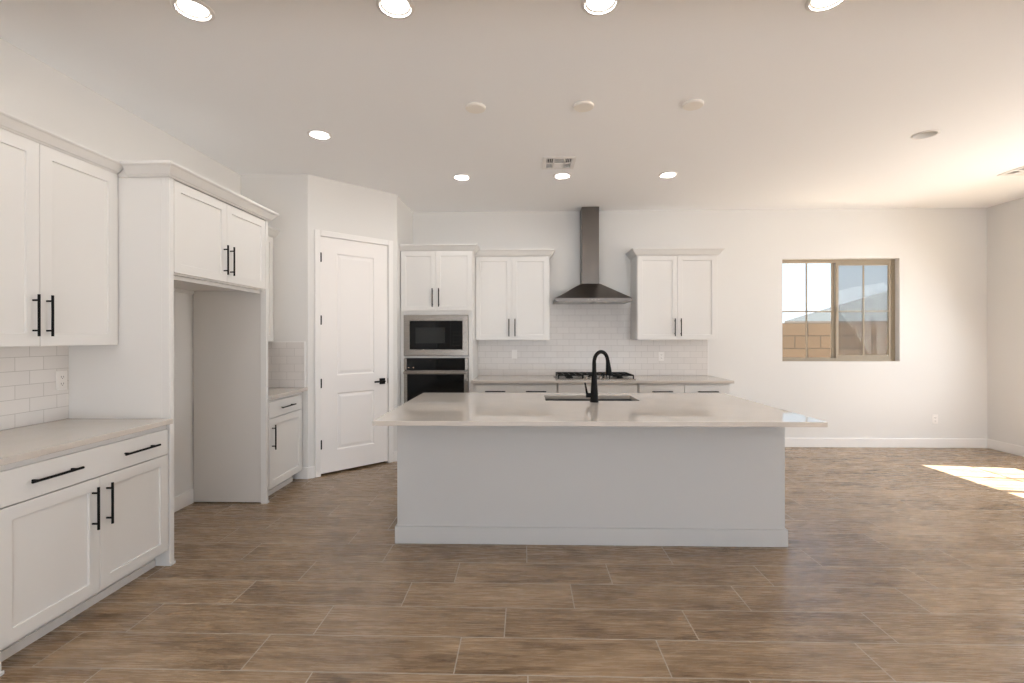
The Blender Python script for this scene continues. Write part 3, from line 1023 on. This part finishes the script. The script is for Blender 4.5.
for (px, py, rr) in ((-0.30, -0.11, 0.045), (-0.30, 0.12, 0.038), (0.0, 0.06, 0.058), (0.30, -0.11, 0.038), (0.30, 0.12, 0.045)):
    b = B(); lathe(b, [(rr, 0.010), (rr, 0.022), (rr * 0.8, 0.024), (rr * 0.8, 0.033), (rr * 0.7, 0.036)], (px, py, 0), 24)
    obj('burner', b, M['iron'], r, smooth=True)
for k in range(5):
    b = B(); lathe(b, [(0.019, 0.010), (0.017, 0.014), (0.0155, 0.036), (0.013, 0.038)], (-0.112 + 0.056 * k, -hd + 0.045, 0), 20)
    obj('knob', b, M['steel'], r, smooth=True)

# ------------------------------------------------------------------ range hood
r = thing('range_hood', 'dark stainless pyramid range hood with a square chimney to the ceiling', 'range hood', (0.824, YB - 0.002, 1.84))
b = B()
fw2 = 0.457
def rect(hw_, yf_, z): return [(-hw_, 0, z), (-hw_, yf_, z), (hw_, yf_, z), (hw_, 0, z)]
loft(b, [rect(fw2, -0.50, 0.0), rect(fw2, -0.50, 0.042), rect(0.118, -0.225, 0.243)])
obj('canopy', b, M['hood'], r, bevel=0.002)
b = B(); bx(b, -0.106, 0.108, -0.215, 0, 0.243, ZC - 1.84 - 0.004)
obj('chimney', b, M['hood'], r, bevel=0.0015)
b = B()
for s in (-1, 1): bx(b, s * 0.215 - 0.20, s * 0.215 + 0.20, -0.45, -0.06, -0.003, 0.0)
obj('filter', b, M['steel'], r)
for k in range(4):
    b = B(); tube(b, [(-0.06 + 0.04 * k, -0.500, 0.021), (-0.06 + 0.04 * k, -0.504, 0.021)], 0.007, 12)
    obj('button', b, M['steel'], r)

# ------------------------------------------------------------------ ceiling lights
LL = ['lit recessed ceiling light, front row, first from the left', 'lit recessed ceiling light, front row, second from the left',
      'lit recessed ceiling light, front row, third from the left', 'lit recessed ceiling light, front row, rightmost',
      'lit recessed ceiling light above the pantry corner, alone in the middle row',
      'lit recessed ceiling light above the oven tower, left of three at the back',
      'lit recessed ceiling light just beyond the ceiling vent, above the range hood',
      'lit recessed ceiling light, right of three at the back']
def can_light(x, y, label, lit):
    r = thing('ceiling_light', label, 'ceiling light', (x, y, ZC), 0, 'recessed ceiling lights' if lit else None)
    b = B()
    n = 40
    lathe(b, [(0.080, 0.0), (0.093, -0.0005), (0.093, -0.004), (0.087, -0.007), (0.076, -0.007), (0.074, 0.0)], (0, 0, 0), n, False, False)
    obj('trim_ring', b, M['plastic'], r, smooth=True)
    b = B()
    depth = 0.006 if lit else 0.085
    lathe(b, [(0.078, -0.006), (0.074, depth * 0.5), (0.064 if lit else 0.060, depth)], (0, 0, 0), n, False, False)
    obj('baffle', b, M['baffle'], r, smooth=True)
    b = B(); lathe(b, [(0.066 if lit else 0.062, depth - 0.001), (0.066 if lit else 0.062, depth + 0.004)], (0, 0, 0), n)
    obj('lens', b, M['lamp'] if lit else M['lamp_off'], r)
    if lit:
        L = add_light('lamp_light', 'AREA', (x, y, ZC + depth - 0.006), (0, 0, -1), LAMP_W, LAMP_COL, shape='DISK', size=0.12)
for (x, y), lb in zip(LAMPS, LL):
    can_light(x, y, lb, True)
can_light(CAN_OFF[0], CAN_OFF[1], 'unlit recessed ceiling light toward the window, right of the kitchen', False)

for x, lb in ((-0.346, 'left of three round white blank cover plates on the ceiling over the island'),
              (0.419, 'middle of three round white blank cover plates on the ceiling over the island'),
              (1.184, 'right of three round white blank cover plates on the ceiling over the island')):
    b = B(); lathe(b, [(0.072, 0.0), (0.072, -0.010), (0.066, -0.016), (0.02, -0.018)], (0, 0, 0), 36)
    o = tag(obj('cover_plate', b, M['cream'], smooth=True), lb, 'ceiling plate', 'pendant cover plates over the island')
    o.location = (x, 3.40, ZC - 0.0005)

# ------------------------------------------------------------------ ceiling registers
def register(v, label, kind):
    cx, cy = (v[0] + v[1]) / 2, (v[2] + v[3]) / 2
    hx_, hy_ = (v[1] - v[0]) / 2, (v[3] - v[2]) / 2
    r = thing('ceiling_vent', label, 'vent', (cx, cy, ZC))
    b = B()
    holed_slab(b, [-hx_, -hx_ + 0.036, hx_ - 0.036, hx_], [-hy_, -hy_ + 0.036, hy_ - 0.036, hy_], -0.008, -0.0005)
    # cross bars dividing the face into three by two fields
    for q in (-1, 1): bx(b, q * 0.048 - 0.006, q * 0.048 + 0.006, -hy_ + 0.036, hy_ - 0.036, -0.008, -0.001)
    bx(b, -hx_ + 0.036, hx_ - 0.036, -0.010, 0.010, -0.008, -0.001)
    obj('frame', b, M['plastic'], r, bevel=0.001)
    b = B(); bx(b, -hx_ + 0.032, hx_ - 0.032, -hy_ + 0.032, hy_ - 0.032, 0.040, 0.045)
    obj('recess_backing', b, M['vent_dark'], r)  # black plate puts the darkness of the recess into its colour
    def slat(b, x0, x1, y0, y1, tilt_axis, ang):
        cx_, cy_ = (x0 + x1) / 2, (y0 + y1) / 2
        vs = bx(b, x0 - cx_, x1 - cx_, y0 - cy_, y1 - cy_, -0.0006, 0.0006)
        rot = Matrix.Rotation(ang, 3, tilt_axis)
        for q in vs: q.co = rot @ q.co + Vector((cx_, cy_, -0.001))
    for q in (-1, 1):
        b = B()
        a0, a1 = (-hx_ + 0.036, -0.054) if q < 0 else (0.054, hx_ - 0.036)
        k = 0
        x = a0 + 0.009
        while x < a1:
            for (y0, y1) in ((-hy_ + 0.036, -0.010), (0.010, hy_ - 0.036)):
                slat(b, x - 0.0055, x + 0.0055, y0, y1, 'Y', math.radians(50 * q))
            x += 0.0165
        obj('louver', b, M['plastic'], r)
    for (ya, yb_, ang) in ((-hy_ + 0.044, -0.014, 55), (0.018, hy_ - 0.040, -55)):
        b = B()
        y = ya
        while y < yb_:
            slat(b, -0.042, 0.042, y - 0.0055, y + 0.0055, 'X', math.radians(ang))
            y += 0.0165
        obj('louver', b, M['plastic'], r)
register(VENT1, 'white square louvered ceiling vent in front of the range hood', 0)
register(VENT2, 'white louvered ceiling vent near the right wall, cut by the picture edge', 1)

# ------------------------------------------------------------------ outlets and switches
def plate(name, label, cat, loc, rotz, kind, hpx=0.035, hpz=0.058):
    r = thing(name, label, cat, loc, rotz)
    b = B(); bx(b, -hpx, hpx, -0.006, -0.0002, -hpz, hpz)
    obj('cover', b, M['plastic'], r, bevel=0.0025)
    if kind == 'outlet':
        for s in (-1, 1):
            b = B(); bx(b, -0.017, 0.017, -0.0085, -0.006, s * 0.021 - 0.014, s * 0.021 + 0.014)
            f = obj('socket', b, M['plastic'], r, bevel=0.003)
            b = B()
            bx(b, -0.0085, -0.0060, -0.0089, -0.0083, s * 0.021 - 0.003, s * 0.021 + 0.007)
            bx(b, 0.0060, 0.0085, -0.0089, -0.0083, s * 0.021 - 0.003, s * 0.021 + 0.007)
            bx(b, -0.0025, 0.0025, -0.0089, -0.0083, s * 0.021 - 0.010, s * 0.021 - 0.006)
            obj('slot', b, M['slot'], f)
    else:
        b = B(); bx(b, -0.016, 0.016, -0.0095, -0.006, -0.033, 0.033)
        obj('rocker', b, M['plastic'], r, bevel=0.002)
    return r
plate('wall_outlet', 'white outlet on the tiled left wall above the counter', 'outlet', (XL + 0.009, 2.868, 1.155), PI / 2, 'outlet')
plate('wall_switch', 'white plate on the backsplash tile left of the cooktop', 'switch', (-0.133, YB - 0.009, 1.195), 0, 'switch')
plate('wall_outlet', 'white outlet on the backsplash tile right of the cooktop', 'outlet', (1.760, YB - 0.009, 1.165), 0, 'outlet')
plate('wall_outlet', 'white outlet low on the bare back wall below the window', 'outlet', (5.216, YB, 0.362), 0, 'outlet')

# ------------------------------------------------------------------ outside the window
b = B(); bx(b, -30, 60, YB + T + 0.002, 70, -0.30, -0.06); bx(b, XR + T + 0.002, 60, -40, YB + T + 0.002, -0.30, -0.06)
struct(obj('ground', b, M['sand']))
b = B(); bx(b, -2, 24, 7.80, 7.95, -0.06, 1.632)
o = tag(obj('yard_wall', b, M['block']), 'tan concrete block yard wall outside the window', 'wall')
r = thing('house', 'neighbouring house with a grey shingle hip roof seen over the yard wall', 'house', (22, 34, -0.06))
def hh(x, y, z): return (x - 22, y - 34, z + 0.06)
b = B()
prism(b, [hh(15.5, 28.6, 0)[:2], hh(38.4, 27.6, 0)[:2], hh(38.4, 40, 0)[:2], hh(24.0, 40.4, 0)[:2]], 0, 2.20)
obj('wall', b, M['stucco'], r)
b = B()
A_, B_, E_, F_ = hh(14.93, 28, 2.30), hh(39, 27, 2.34), hh(39, 40.6, 2.34), hh(23.5, 41, 2.30)
C_, D_ = hh(25.5, 34, 4.70), hh(31, 33.8, 4.74)
vs = [b.verts.new(p) for p in (A_, B_, E_, F_, C_, D_)]
for f in ((0, 1, 5, 4), (1, 2, 5), (2, 3, 4, 5), (3, 0, 4), (3, 2, 1, 0)): b.faces.new([vs[i] for i in f])
obj('roof', b, M['shingle'], r)
b = B()
pts = [hh(14.93, 28, 0)[:2], hh(39, 27, 0)[:2], hh(39, 40.6, 0)[:2], hh(23.5, 41, 0)[:2]]
prism(b, pts, 2.20, 2.36)
obj('fascia', b, M['fascia'], r)
